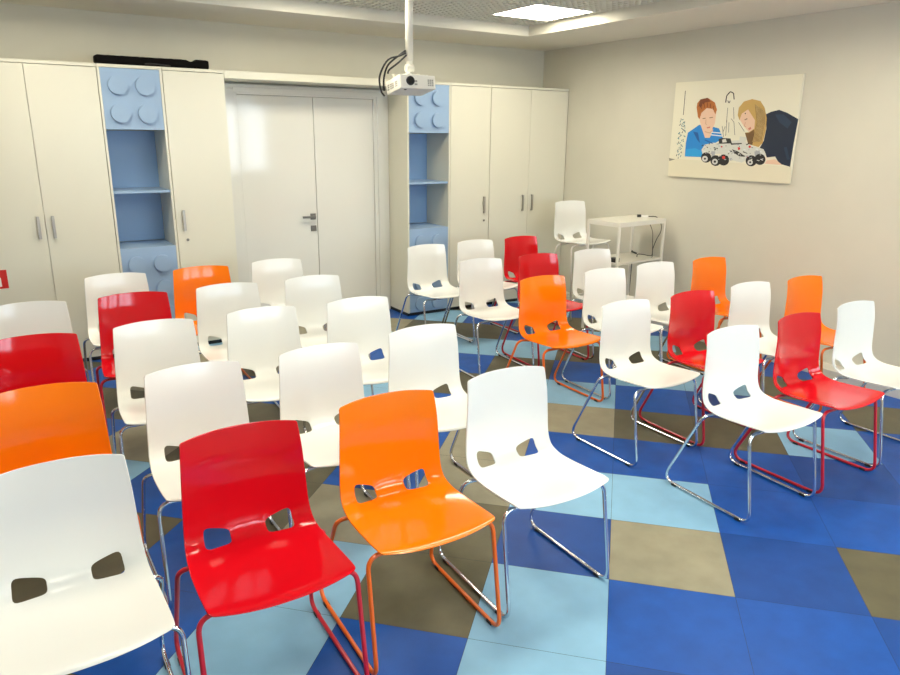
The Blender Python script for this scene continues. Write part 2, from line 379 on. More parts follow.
def build_shell_mesh():
    UC, HU, SCN, HS = .492, .210, .510, .045
    us = [-1,-.988,-.972,-.955,-.935,-.90,-.83] + list(np.linspace(-UC-HU, -UC+HU, 9)) + [-.22,-.13,-.045]
    us = us + [-x for x in us[::-1]]
    ss = [0,.004,.009,.016,.032,.05,.07,.11,.15,.19,.23,.27,.31,.35,.39,.42,.44] + list(np.linspace(SCN-HS, SCN+HS, 8)) + [.575,.60,.63,.67,.70,.74,.78,.82,.86,.89,.92,.945,.960,.970,.978,.984,.989,.993,.997,1.0]
    nu, ns = len(us), len(ss); bm = bmesh.new(); V = []
    MX = 2.0
    def warp(u, s):
        for sg in (-1, 1):
            p = (u-sg*UC)/HU*sg; q = (s-SCN)/HS     # p grows outwards
            m = max(abs(p), abs(q))
            if 1e-9 < m < MX:
                f = 1 if m <= 1 else (MX-m)/(MX-1); f = f*f*(3-2*f)
                pp, qq = p/m, q/m; r = (abs(pp)**5+abs(qq)**5)**.2
                P_, Q_ = pp/r, qq/r
                Q2 = Q_*(1+.24*P_) - .24*P_          # outer side taller, both edges climb outwards
                P2 = P_ + .10*Q_*P_*0
                dp, dq = P2-pp, Q2-qq
                return u + dp*m*f*HU*sg, s + dq*m*f*HS
        # rounded outer corners
        for s0, sg, cs, cu in ((0, 1, .013, .045), (1, -1, .022, .055)):
            p = (abs(u)-(1-cu))/cu; q = (cs-(s-s0)*sg)/cs
            if p > 0 and q > 0:
                m, r = max(p, q), math.hypot(p, q); k = m/r
                return math.copysign(1-cu+p*k*cu, u), s0+sg*(cs-q*k*cs)
        return u, s
    for s in ss:
        V.append([bm.verts.new(surf(*warp(u, s))) for u in us])
    for j in range(ns-1):
        for i in range(nu-1):
            uc, sc_ = (us[i]+us[i+1])/2, (ss[j]+ss[j+1])/2
            if abs(abs(uc)-UC) < HU-1e-6 and abs(sc_-SCN) < HS-1e-6: continue
            bm.faces.new((V[j][i], V[j][i+1], V[j+1][i+1], V[j+1][i]))
    bmesh.ops.delete(bm, geom=[v for v in bm.verts if not v.link_faces], context='VERTS')
    bmesh.ops.recalc_face_normals(bm, faces=bm.faces)
    # make normals face the sitter (up on the seat)
    bm.faces.ensure_lookup_table()
    if sum(f.normal.z for f in bm.faces if f.calc_center_median().y > 0) < 0: bmesh.ops.reverse_faces(bm, faces=bm.faces)
    me = bpy.data.meshes.new('seat_shell'); bm.to_mesh(me); bm.free()
    o = bpy.data.objects.new('tmp', me); col.objects.link(o)
    for p in me.polygons: p.use_smooth = True
    a = o.modifiers.new('s', 'SOLIDIFY'); a.thickness = .0055; a.offset = -1; a.use_even_offset = True
    b = o.modifiers.new('b', 'BEVEL'); b.width = .0014; b.segments = 2; b.limit_method = 'ANGLE'; b.angle_limit = R(50); b.harden_normals = False
    dg = bpy.context.evaluated_depsgraph_get(); out = bpy.data.meshes.new_from_object(o.evaluated_get(dg)); out.name = 'seat_shell'
    bpy.data.objects.remove(o); return out
SHELL = build_shell_mesh()
shell_of = {}
for c in ('white','red','orange'):
    m = SHELL.copy(); m.materials.clear(); m.materials.append(M[c]); shell_of[c] = m
def mesh_from(bm, name, m):
    me = bpy.data.meshes.new(name); bm.to_mesh(me); bm.free(); me.materials.append(m); return me
def frame_meshes(m):
    out = []
    r = .0078
    for s in (-1, 1):
        bm = bmesh.new(); X = .2395
        P = [(s*.115,-.100,.411), (s*.237,-.104,.430), (s*X,-.318,r+.001), (s*X,.2135,r+.001), (s*.2365,.150,.4225), (s*.115,.148,.4205)]
        tube(bm, P, r, 12, n=8, rads=[0,.05,.085,.06,.05,0])
        out.append(('side_frame', mesh_from(bm, 'side_frame', m)))
    for y, z in ((-.100,.411), (.148,.4205)):
        bm = bmesh.new(); tube(bm, [(-.115,y,z),(.115,y,z)], r, 12); out.append(('crossbar', mesh_from(bm, 'crossbar', m)))
    for s in (-1, 1):
        for y in (-.235, .150):
            bm = bmesh.new(); box(bm, s*.2395-.0090, s*.2395+.0090, y-.015, y+.015, .0, .0125, bev=.002); out.append(('foot_pad', mesh_from(bm, 'foot_pad', M['rubber'])))
    return out
frames = {'white': frame_meshes(M['chrome']), 'red': frame_meshes(M['redtube']), 'orange': frame_meshes(M['ortube'])}
LBL = {'white':'chrome', 'red':'red', 'orange':'orange'}
protos = {}
def chair(key, colour, x, y, t, label, group):
    if colour not in protos:
        root = empty('chair'); ch = []
        sh = bpy.data.objects.new('seat_shell', shell_of[colour]); col.objects.link(sh); sh.parent = root; ch.append(sh)
        for n, me in frames[colour]:
            o = bpy.data.objects.new(n, me); col.objects.link(o); o.parent = root; ch.append(o)
        protos[colour] = (root, ch)
    else:
        r0, c0 = protos[colour]; root = r0.copy(); col.objects.link(root)
        for k in c0:
            d = k.copy(); col.objects.link(d); d.parent = root
    root.location = (x, y, 0); root.rotation_euler = (0, 0, R(t-90))
    root['label'] = label; root['category'] = 'chair'; root['group'] = group
    return root
G1, G2 = 'chairs in rows before the double door', 'chairs in rows before the picture wall'
CH = [
('A4','white',1.620,1.943,-91.5,'white chair with chrome sled legs at the aisle end of the nearest row'),
('A3','orange',1.087,1.937,-92.0,'orange chair in the nearest row, between the red chair and the white aisle chair'),
('A2','red',0.559,1.918,-91.3,'glossy red chair in the nearest row between the cut-off white and orange chairs'),
('A1','white',0.042,1.930,-90.1,'big white chair nearest the camera, cut off by the lower left picture corner'),
('B4','white',1.676,2.692,-90.5,'white chair at the aisle end of the second row, directly behind the nearest aisle chair'),
('B3','white',1.123,2.630,-89.1,'white chair in the second row directly behind the nearest orange chair'),
('B2','white',0.590,2.637,-89.7,'white chair in the second row directly behind the nearest glossy red chair'),
('B1','orange',0.053,2.656,-91.9,'orange chair cut off by the left picture edge, directly behind the nearest white one'),
('C1','red',0.062,3.445,-92.4,'red chair cut off by the left picture edge, behind the cut-off orange chair'),
('C2','white',0.589,3.448,-91.6,'white chair in the third row just right of the cut-off red chair'),
('C3','white',1.130,3.455,-91.5,'white chair in the third row, second in from the centre aisle'),
('C4','white',1.670,3.420,-92.4,'white chair at the aisle end of the third row before the double door'),
('D1','white',0.085,4.203,-92.2,'white chair cut off by the left picture edge, behind the cut-off red chair'),
('D2','red',0.608,4.182,-93.4,'red chair in the fourth row in front of the two-door cabinet, whole backrest visible'),
('D3','white',1.147,4.178,-93.0,'white chair in the fourth row directly before the orange chair by the bookcase'),
('D4','white',1.695,4.157,-91.9,'white chair at the aisle end of the fourth row before the double door'),
('E2','white',0.622,4.857,-90.0,'white chair with dark chrome legs in the rearmost row before the left blue bookcase'),
('E3','orange',1.161,4.862,-92.4,'orange chair in the rearmost row, beside the left blue bookcase'),
('E4','white',1.709,4.894,-93.0,'white chair in the rearmost row right in front of the double door'),
('F1','white',3.059,4.986,-88.0,'white chair standing directly before the bottom bricks of the right blue bookcase'),
('F2','white',3.570,5.019,-91.6,'white chair in the rearmost row between the bookcase chair and the small red chair'),
('F3','red',4.086,5.019,-89.8,'small red chair of the rearmost row, before the corner cabinets'),
('G1','white',3.039,4.169,-92.1,'white aisle chair in the row just behind the orange chair with orange legs'),
('G2','red',3.568,4.142,-93.0,'red chair with its back half hidden, directly behind the orange aisle chair'),
('G3','white',4.104,4.110,-94.8,'white chair just right of the two far red chairs, left of the small table'),
('H1','orange',3.001,3.396,-91.3,'orange aisle chair with orange legs before two red chairs'),
('H2','white',3.558,3.394,-92.0,'white chair directly right of the orange aisle chair, behind the chrome-legged aisle chair'),
('H3','white',4.076,3.404,-92.6,'white chair in front of the small table, left of an orange chair by the wall'),
('H4','orange',4.618,3.349,-91.3,'orange chair by the picture wall, the farther of the two orange wall chairs'),
('I1','white',2.942,2.588,-90.1,'white chrome-legged chair at the aisle end of the second row, left of a red chair'),
('I2','red',3.474,2.568,-92.2,'red chair in the second row between two white chairs, near the middle aisle'),
('I3','white',4.022,2.565,-92.9,'white chair in the second row between the red chair and the nearer orange wall chair'),
('I4','orange',4.533,2.511,-91.8,'orange chair by the picture wall, the nearer of the two orange wall chairs'),
('J1','white',2.962,1.904,-92.3,'white chrome-legged chair beside the bright red front-row chair, at the middle aisle'),
('J2','red',3.503,1.896,-90.3,'bright red chair with red sled legs in the front row on the picture wall side'),
('J3','white',4.052,1.901,-90.4,'white chair cut off by the right picture edge, beside the bright red front-row chair'),
]
for key, colour, x, y, t, label in CH: chair(key, colour, x, y, t, label, G1 if key[0] in 'ABCDE' else G2)

# bar stool of the same family beside the corner table
dz = .28
t = empty('bar_stool', (4.82, 5.20, 0), R(-92-90)); tag(t, 'tall white bar stool with white legs between the corner cabinet and the small table', 'stool')
o = bpy.data.objects.new('seat_shell', shell_of['white']); col.objects.link(o); o.parent = t; o.location = (0,0,dz)
for s in (-1, 1):
    bm = bmesh.new(); tube(bm, [(s*.12,.148,.4225+dz),(s*.232,.150,.4225+dz),(s*.262,.235,.001)], .0078, 12, rad=.05, n=7); link('leg', bm, M['whtube'], t)
    bm = bmesh.new(); tube(bm, [(s*.12,-.05,.418+dz),(s*.232,-.06,.415+dz),(s*.262,-.235,.001)], .0078, 12, rad=.05, n=7); link('leg', bm, M['whtube'], t)
for y, z in ((-.05,.418+dz),(.148,.4225+dz)):
    bm = bmesh.new(); tube(bm, [(-.12,y,z),(.12,y,z)], .0078, 12); link('crossbar', bm, M['whtube'], t)
bm = bmesh.new(); zf = .24
k = .2475
tube(bm, [(-k,.192,zf),(k,.192,zf)], .007, 12); tube(bm, [(-k,.192,zf),(-k,-.155,zf)], .006, 12); tube(bm, [(k,.192,zf),(k,-.155,zf)], .006, 12)
link('footrest', bm, M['whtube'], t)

# small white table with shelf, cables and power strip
t = empty('side_table', (4.781, 4.564, 0), R(4.6)); tag(t, 'small tall white metal table with a lower shelf in the corner by the wall', 'table')
hx, hy, lg = .314, .184, .020
one('table_top', M['whtube'], t, (-hx,hx,-hy,hy,.985,1.0), bev=.002)
one('apron', M['whtube'], t, (-hx,hx,-hy,-hy+lg,.960,.9845), (-hx,hx,hy-lg,hy,.960,.9845), (-hx,-hx+lg,-hy+lg,hy-lg,.960,.9845), (hx-lg,hx,-hy+lg,hy-lg,.960,.9845))
for sx in (-1, 1):
    for sy in (-1, 1):
        a = sorted((sx*hx, sx*(hx-lg))); b = sorted((sy*hy, sy*(hy-lg)))
        one('leg', M['whtube'], t, (a[0],a[1],b[0],b[1],0,.9595), bev=.002)
one('shelf', M['whtube'], t, (-hx+lg+.001,hx-lg-.001,-hy+.002,hy-.002,.632,.650), bev=.002)
def tloc(x, y, z):
    a = R(4.6); return (4.781 + x*math.cos(a) - y*math.sin(a), 4.564 + x*math.sin(a) + y*math.cos(a), z)
bm = bmesh.new(); box(bm, -.034,.034,-.016,.016,0,.018, bev=.004)
o = link('plug_adapter', bm, M['swhite']); o.location = tloc(.238,.0,1.001); o.rotation_euler = (0,0,R(-25)); tag(o, 'small white plug adapter with a black plug on the corner table top', 'adapter')
bm = bmesh.new(); box(bm, -.066,-.0345,-.013,.013,.001,.024, bev=.003); link('plug', bm, M['black'], o)
def cable(name, pts, label, r=.0035, group=None, m='cblack'):
    bm = bmesh.new(); tube(bm, bez(pts), r, 8); o = link(name, bm, M[m]); tag(o, label, 'cable', group); return o
cable('power_cable', [tloc(.270,-.014,1.0065), tloc(.295,-.035,1.0065), tloc(.322,-.06,1.0065), tloc(.335,-.085,.985), tloc(.345,-.115,.93), tloc(.335,-.12,.87), tloc(.310,-.10,.80), tloc(.285,-.09,.72), tloc(.278,-.09,.663), tloc(.25,-.08,.657), tloc(.20,-.05,.668), tloc(.15,-.03,.672), tloc(.115,-.05,.6545)], 'black power lead hanging from the table top and arching across its shelf')
cable('power_cable', [tloc(.25,.09,1.0045), tloc(.30,.07,1.0045), tloc(.322,.05,.995), tloc(.3295,.0,.93), tloc(.325,-.04,.86), tloc(.300,-.07,.76), tloc(.285,-.09,.675), tloc(.26,-.11,.655), tloc(.225,-.13,.6545), tloc(.205,-.145,.6545)], 'thin black lead hanging behind the table leg and ending at the shelf edge', .0028)
bm = bmesh.new(); tube(bm, bez([tloc(.24,.06,.661), tloc(.27,.13,.663), tloc(.325,.175,.645), tloc(.345,.19,.50), tloc(.340,.195,.25), tloc(.345,.22,.03), tloc(.345,.26,.0095), tloc(.33,.30,.0095)]), .0085, 8)
o = link('power_cable', bm, M['cblack']); tag(o, 'thick black cable dropping from the back of the table shelf to the floor', 'cable')
bm = bmesh.new(); box(bm, -.030,.030,-.035,.035,0,.036, bev=.005)
o = link('network_box', bm, M['black']); o.location = tloc(-.262,-.105,.6515); o.rotation_euler = (0,0,R(4.6)); tag(o, 'small black device box at the left end of the table shelf', 'electronic device')
bm = bmesh.new(); cyl(bm, (-.02,-.0352,.012), (0,-1,0), .003, .002, 10); cyl(bm, (.0,-.0352,.012), (0,-1,0), .003, .002, 10); link('indicator', bm, M['grey'], o)

# ------------------------------------------------------------------ ceiling projector
PX, PY, PZ = 2.660, 4.72, 2.044
t = empty('projector', (PX, PY, PZ), 0); t.rotation_euler = (R(-9), 0, R(-3)); tag(t, 'small white projector hanging from the ceiling on a white pole', 'projector')
W_, D_, H_ = .138, .120, .047
bm = bmesh.new(); box(bm, -W_, W_, -D_, D_, -H_, H_, bev=.010); link('body', bm, M['proj'], t)
bm = bmesh.new(); cyl(bm, (-.062,-D_+.004,.004), (0,-1,0), .031, .016, 28, 1, bev=.003); cyl(bm, (-.062,-D_-.0125,.004), (0,-1,0), .021, .002, 28, 0); link('lens', bm, [M['lens'], M['black']], t)
bm = bmesh.new()
for zz in (-.022,-.010,.002,.014): 
    for xx in (.082,.098,.114): box(bm, xx-.006, xx+.006, -D_-.0012, -D_+.004, zz-.004, zz+.004)
for yy in (-.06,-.04,.0,.02,.04,.075,.09):
    for zz in (-.018,-.004,.010): box(bm, -W_-.0012, -W_+.004, yy-.007, yy+.007, zz-.005, zz+.005)
link('vent', bm, M['grey'], t)
bm = bmesh.new(); box(bm, -.030,-.008,-D_-.0015,-D_+.004,-.024,-.012); box(bm, -.030,-.008,-D_-.0015,-D_+.004,-.004,.010); link('sensor_window', bm, M['grey'], t)
bm = bmesh.new(); box(bm, -.095,-.080,-.09,-.078,-H_-.004,-H_+.001); link('foot', bm, M['black'], t)
m_ = empty('projector_mount', (PX-.010, PY, 2.125)); tag(m_, 'white ceiling pole and bracket carrying the projector', 'ceiling mount')
bm = bmesh.new(); cyl(bm, (0,0,.085), (0,0,1), .0275, 2.93-2.125-.085, 28); link('pole', bm, M['whtube'], m_, smooth=False)
for p in bpy.data.objects['pole'].data.polygons: p.use_smooth = len(p.vertices) == 4
bm = bmesh.new(); cyl(bm, (0,0,.09), (0,0,-1), .026, .05, 24, r2=.018, bev=.002); cyl(bm, (-.028,0,.035), (1,0,0), .030, .056, 24, bev=.004); cyl(bm, (0,0,.02), (0,0,-1), .016, .030, 16); link('swivel_joint', bm, M['whtube'], m_)
bm = bmesh.new()
box(bm, -.05,.05,-.05,.05,-.012,-.006, bev=.001)
box(bm, .0,.150,-.010,.010,-.012,-.004, bev=.001); box(bm, -.110,.0,.045,.062,-.014,-.006, bev=.001)
for a_, b_ in ((-.045,-.06),(.045,-.06),(.13,-.005),(-.10,.055)): cyl(bm, (a_,b_*.8,-.004), (0,0,-1), .009, .030, 12)
link('bracket', bm, M['whtube'], m_)
for i, (pts, lb) in enumerate([
 ([(-.030,-.005,.135),(-.07,.01,.115),(-.145,.05,.085),(-.190,.09,-.02),(-.178,.10,-.115),(-.150,.10,-.155)], 'black cable looping farthest out beside the projector'),
 ([(-.029,.0,.15),(-.075,.02,.115),(-.14,.06,.05),(-.158,.09,-.04),(-.152,.10,-.12)], 'black cable with a middle loop from pole to projector side'),
 ([(-.029,-.01,.12),(-.06,.0,.09),(-.09,.02,.06),(-.135,.05,.020),(-.142,.06,-.005)], 'short black cable running straight from pole to projector top edge')]):
    o = cable('projector_cable', [(PX-.010+a, PY+b, 2.125+c) for a, b, c in pts], lb, .0068, 'cables on the projector')
# ------------------------------------------------------------------ picture on the right wall
PM = {'table':(.76,.71,.55),'shadowline':(.25,.24,.2),'shirt':(.015,.235,.66),'shirt_dark':(.01,.10,.36),'shirt_light':(.02,.33,.74),'skin':(.80,.55,.40),'skin_shade':(.60,.36,.24),'redhair':(.50,.16,.03),'redhair_dark':(.20,.05,.012),
 'brow':(.30,.17,.11),'lips':(.62,.22,.17),'sweater':(.008,.018,.045),'sweater_light':(.014,.035,.08),'blond':(.56,.36,.11),'blond_dark':(.17,.09,.03),'blond_light':(.70,.50,.20),'body':(.66,.67,.62),'dark':(.03,.03,.03),
 'gray':(.40,.42,.45),'stripe':(.75,.78,.80),'tyre':(.012,.012,.013),'hub':(.62,.62,.60),'red':(.65,.04,.03),'sketch':(.10,.095,.085),'ink':(.03,.025,.025),'teal':(.06,.22,.26)}
POLY = [
('table',[(-0.0012,0.1525),(1.1907,0.1257),(1.196,-0.0005),(0.0072,0.0008)]),
('shadowline',[(-0.0016,0.156),(0.0699,0.1457),(0.0063,0.1293)]),
('shirt',[(0.1741,0.1736),(0.1714,0.2871),(0.183,0.3737),(0.2952,0.4383),(0.3542,0.4278),(0.4348,0.4207),(0.4982,0.4073),(0.5498,0.3251),(0.4725,0.291),(0.3551,0.2214),(0.3612,0.1737)]),
('shirt_dark',[(0.2372,0.3824),(0.2883,0.3739),(0.3207,0.289),(0.2894,0.3143)]),
('shirt_light',[(0.1823,0.235),(0.2763,0.2455),(0.3551,0.2214),(0.3608,0.1771),(0.1802,0.179)]),
('skin',[(0.3056,0.4416),(0.3666,0.3319),(0.415,0.3323),(0.4438,0.3991),(0.3419,0.4077)]),
('skin',[(0.2781,0.5226),(0.2987,0.4618),(0.3373,0.3942),(0.3785,0.3707),(0.4229,0.3842),(0.4517,0.4487),(0.4542,0.5391),(0.4144,0.5761),(0.3102,0.5721)]),
('redhair',[(0.2497,0.577),(0.2722,0.5009),(0.2916,0.4838),(0.3045,0.5339),(0.3526,0.5711),(0.4159,0.5646),(0.4465,0.5196),(0.4582,0.5554),(0.4301,0.6133),(0.3524,0.6535),(0.2799,0.6428),(0.2515,0.6138)]),
('redhair_dark',[(0.2799,0.6428),(0.3524,0.6535),(0.3876,0.6228),(0.3299,0.6163),(0.2884,0.576),(0.2659,0.5849)]),
('brow',[(0.3207,0.4901),(0.3519,0.4947),(0.3528,0.488),(0.3237,0.4834)]),
('brow',[(0.3896,0.4958),(0.4243,0.5002),(0.4252,0.4936),(0.3925,0.4891)]),
('lips',[(0.3724,0.4177),(0.4093,0.4242),(0.4069,0.4109),(0.3779,0.4076)]),
('sweater',[(0.9148,0.5111),(0.9569,0.5287),(1.0251,0.5423),(1.0975,0.5183),(1.192,0.4721),(1.1812,0.3004),(1.1771,0.1252),(1.084,0.1448),(1.0409,0.1979),(0.9706,0.1881),(0.9458,0.2346),(0.8968,0.2572),(0.9254,0.3126),(0.9354,0.4061)]),
('sweater_light',[(0.995,0.5097),(1.0648,0.5084),(1.1417,0.4504),(1.1144,0.4056),(1.0386,0.4514)]),
('skin',[(0.6829,0.4787),(0.6993,0.5261),(0.7425,0.5567),(0.8115,0.5317),(0.8503,0.4532),(0.8233,0.3827),(0.7865,0.378),(0.7328,0.4225)]),
('blond',[(0.663,0.5109),(0.665,0.5665),(0.7064,0.6126),(0.7791,0.6289),(0.8552,0.6109),(0.8986,0.5606),(0.9278,0.4833),(0.9322,0.3906),(0.9185,0.2969),(0.8864,0.2649),(0.7898,0.2872),(0.749,0.3747),(0.7865,0.378),(0.8293,0.4063),(0.8259,0.4691),(0.7526,0.5517),(0.7,0.5214),(0.684,0.4707)]),
('blond_dark',[(0.7495,0.3715),(0.7869,0.3748),(0.8266,0.3985),(0.8382,0.3433),(0.8285,0.2798),(0.7898,0.2872)]),
('blond_light',[(0.8255,0.5624),(0.8726,0.515),(0.9028,0.4061),(0.8889,0.3123),(0.857,0.4063),(0.8381,0.5001)]),
('brow',[(0.7293,0.475),(0.7544,0.4857),(0.7574,0.4778),(0.734,0.4686)]),
('lips',[(0.773,0.4065),(0.7939,0.4191),(0.8036,0.4033),(0.7824,0.3938)]),
('skin',[(0.9594,0.1403),(0.9738,0.1661),(1.0438,0.1777),(1.1115,0.1365)]),
('body',[(0.3427,0.2348),(0.3737,0.2762),(0.4513,0.2941),(0.5242,0.2884),(0.5352,0.2054),(0.3584,0.1958)]),
('body',[(0.4894,0.2879),(0.6511,0.3129),(0.7473,0.3187),(0.7905,0.2824),(0.9344,0.2501),(0.9616,0.2004),(0.8044,0.1832),(0.7528,0.141),(0.6523,0.159),(0.5352,0.2054)]),
('dark',[(0.5051,0.3247),(0.5388,0.3316),(0.6193,0.3289),(0.6385,0.29),(0.5145,0.2849)]),
('body',[(0.5406,0.3184),(0.5739,0.3253),(0.5895,0.2992),(0.5457,0.2953)]),
('dark',[(0.6246,0.2898),(0.7315,0.2944),(0.7326,0.2864),(0.6321,0.2784)]),
('dark',[(0.6447,0.2443),(0.7018,0.2291),(0.7741,0.1952),(0.7681,0.1692),(0.6747,0.2122)]),
('body',[(0.6676,0.1923),(0.8039,0.1864),(0.7708,0.1498),(0.6823,0.1566)]),
('gray',[(0.8539,0.2325),(0.9084,0.2401),(0.9045,0.1384),(0.8824,0.1376)]),
('gray',[(0.4439,0.2234),(0.4854,0.2243),(0.4838,0.1738),(0.4547,0.173)]),
('body',[(0.7051,0.3457),(0.7673,0.3397),(0.7675,0.3109),(0.7057,0.3135)]),
('stripe',[(0.4231,0.3825),(0.5229,0.3743),(0.524,0.3661),(0.42,0.3741)]),
('stripe',[(0.4218,0.3608),(0.5362,0.3513),(0.5373,0.3431),(0.4229,0.3524)]),
('tyre',[(0.4526,0.1729),(0.4507,0.1566),(0.4411,0.1426),(0.4253,0.1328),(0.4055,0.1289),(0.3847,0.1314),(0.3662,0.1401),(0.3528,0.1536),(0.3467,0.1698),(0.3487,0.1863),(0.3585,0.2004),(0.3746,0.2101),(0.3945,0.2138),(0.4151,0.211),(0.4334,0.2023),(0.4465,0.1889)]),
('tyre',[(0.5527,0.1508),(0.5509,0.134),(0.5413,0.1195),(0.5253,0.1094),(0.5052,0.1053),(0.4842,0.1079),(0.4654,0.1167),(0.4518,0.1306),(0.4454,0.1473),(0.4474,0.1642),(0.4573,0.1788),(0.4736,0.1887),(0.4937,0.1926),(0.5146,0.1899),(0.5331,0.1809),(0.5465,0.1672)]),
('tyre',[(0.6305,0.1583),(0.6287,0.1411),(0.619,0.1262),(0.6028,0.1159),(0.5824,0.1117),(0.561,0.1143),(0.5419,0.1234),(0.5279,0.1376),(0.5214,0.1548),(0.5234,0.1722),(0.5334,0.1871),(0.5499,0.1974),(0.5704,0.2013),(0.5917,0.1985),(0.6105,0.1893),(0.6241,0.1752)]),
('tyre',[(0.8866,0.1601),(0.8851,0.1435),(0.8763,0.1292),(0.8613,0.1192),(0.8424,0.1152),(0.8225,0.1177),(0.8046,0.1265),(0.7915,0.1402),(0.7852,0.1567),(0.7868,0.1735),(0.7959,0.1879),(0.8112,0.1978),(0.8302,0.2016),(0.85,0.1988),(0.8676,0.19),(0.8804,0.1764)]),
('tyre',[(0.9618,0.1736),(0.9605,0.1572),(0.9518,0.1431),(0.9372,0.1333),(0.9188,0.1293),(0.8993,0.1319),(0.8818,0.1406),(0.8689,0.1542),(0.8627,0.1705),(0.8642,0.1871),(0.8731,0.2013),(0.888,0.211),(0.9065,0.2147),(0.9259,0.212),(0.9432,0.2032),(0.9558,0.1897)]),
('hub',[(0.4182,0.1617),(0.4172,0.1525),(0.4117,0.1446),(0.4028,0.1391),(0.3917,0.1369),(0.38,0.1384),(0.3697,0.1432),(0.3622,0.1508),(0.3587,0.1599),(0.3598,0.1691),(0.3653,0.177),(0.3743,0.1825),(0.3855,0.1846),(0.3971,0.1831),(0.4074,0.1782),(0.4148,0.1707)]),
('hub',[(0.5212,0.1413),(0.5202,0.1323),(0.5149,0.1244),(0.5062,0.119),(0.4954,0.1168),(0.4841,0.1182),(0.474,0.1229),(0.4666,0.1304),(0.4632,0.1394),(0.4643,0.1485),(0.4696,0.1563),(0.4784,0.1617),(0.4892,0.1639),(0.5005,0.1624),(0.5105,0.1576),(0.5178,0.1502)]),
('hub',[(0.8528,0.1477),(0.8521,0.1397),(0.8478,0.1328),(0.8405,0.128),(0.8314,0.126),(0.8218,0.1273),(0.8132,0.1315),(0.8069,0.1381),(0.8039,0.146),(0.8047,0.1541),(0.809,0.1611),(0.8164,0.1658),(0.8255,0.1677),(0.8351,0.1664),(0.8436,0.1622),(0.8499,0.1556)]),
('tyre',[(0.5047,0.1408),(0.5043,0.1369),(0.502,0.1335),(0.4983,0.1312),(0.4936,0.1303),(0.4888,0.1309),(0.4845,0.1329),(0.4813,0.1361),(0.4799,0.1399),(0.4803,0.1438),(0.4826,0.1472),(0.4863,0.1495),(0.491,0.1504),(0.4958,0.1498),(0.5001,0.1478),(0.5033,0.1446)]),
('tyre',[(0.3992,0.1611),(0.3988,0.1578),(0.3969,0.155),(0.3937,0.153),(0.3897,0.1523),(0.3855,0.1528),(0.3818,0.1545),(0.3792,0.1572),(0.3779,0.1605),(0.3783,0.1637),(0.3803,0.1666),(0.3835,0.1685),(0.3875,0.1693),(0.3916,0.1688),(0.3953,0.167),(0.398,0.1643)]),
('tyre',[(0.8379,0.1472),(0.8376,0.1441),(0.8359,0.1415),(0.8331,0.1396),(0.8296,0.1389),(0.8259,0.1394),(0.8226,0.141),(0.8202,0.1435),(0.819,0.1466),(0.8193,0.1497),(0.821,0.1523),(0.8238,0.1542),(0.8273,0.1549),(0.831,0.1544),(0.8343,0.1528),(0.8367,0.1503)]),
('red',[(0.5898,0.1769),(0.5893,0.1718),(0.5864,0.1674),(0.5815,0.1644),(0.5755,0.1632),(0.5692,0.164),(0.5635,0.1667),(0.5594,0.1709),(0.5575,0.176),(0.5581,0.1811),(0.561,0.1855),(0.5659,0.1885),(0.572,0.1897),(0.5783,0.1889),(0.5839,0.1861),(0.5879,0.182)]),
('red',[(0.7221,0.2507),(0.7217,0.2463),(0.7193,0.2426),(0.7152,0.24),(0.7101,0.2391),(0.7048,0.2398),(0.7001,0.2422),(0.6966,0.2458),(0.695,0.2501),(0.6954,0.2545),(0.6979,0.2582),(0.7019,0.2608),(0.707,0.2617),(0.7123,0.261),(0.717,0.2586),(0.7205,0.255)]),
('red',[(0.8191,0.2669),(0.8187,0.2632),(0.8167,0.2601),(0.8134,0.258),(0.8091,0.2572),(0.8047,0.2578),(0.8008,0.2598),(0.7979,0.2629),(0.7965,0.2665),(0.7968,0.2702),(0.7988,0.2734),(0.8022,0.2755),(0.8065,0.2763),(0.8109,0.2756),(0.8148,0.2736),(0.8177,0.2706)]),
('red',[(0.5521,0.2623),(0.5518,0.2598),(0.5504,0.2576),(0.5479,0.2561),(0.5449,0.2555),(0.5417,0.256),(0.5389,0.2574),(0.5368,0.2595),(0.5359,0.262),(0.5362,0.2646),(0.5376,0.2668),(0.5401,0.2682),(0.5431,0.2688),(0.5463,0.2683),(0.5491,0.2669),(0.5511,0.2648)]),
('dark',[(0.7381,0.5206),(0.738,0.5188),(0.7369,0.5173),(0.7352,0.5163),(0.7331,0.516),(0.7309,0.5164),(0.7289,0.5175),(0.7274,0.519),(0.7267,0.5208),(0.7269,0.5227),(0.7279,0.5242),(0.7297,0.5252),(0.7318,0.5255),(0.734,0.5251),(0.736,0.524),(0.7375,0.5225)]),
('sketch',[(0.1104,0.7199),(0.1124,0.5207),(0.1192,0.5202),(0.1171,0.7192)]),
('ink',[(0.5406,0.6093),(0.5435,0.662),(0.5334,0.6636),(0.5306,0.6108)]),
('ink',[(0.5425,0.66),(0.5738,0.6906),(0.5658,0.6962),(0.5344,0.6657)]),
('ink',[(0.568,0.69),(0.5992,0.676),(0.6029,0.6829),(0.5717,0.6968)]),
('ink',[(0.5962,0.6792),(0.6086,0.6312),(0.6182,0.6317),(0.6058,0.6796)]),
('sketch',[(0.55,0.6243),(0.5647,0.603),(0.5716,0.6054),(0.5568,0.6267)]),
('sketch',[(0.5719,0.6027),(0.5811,0.6216),(0.5737,0.6247),(0.5644,0.6058)]),
('sketch',[(0.5588,0.5693),(0.5621,0.4561),(0.5666,0.4558),(0.5632,0.5689)]),
('sketch',[(0.6137,0.5709),(0.6301,0.4793),(0.6344,0.4794),(0.618,0.5709)]),
('sketch',[(0.5239,0.4266),(0.5499,0.338),(0.5542,0.3385),(0.5282,0.4271)]),
('sketch',[(0.5639,0.4723),(0.5684,0.35),(0.5728,0.3497),(0.5684,0.472)]),
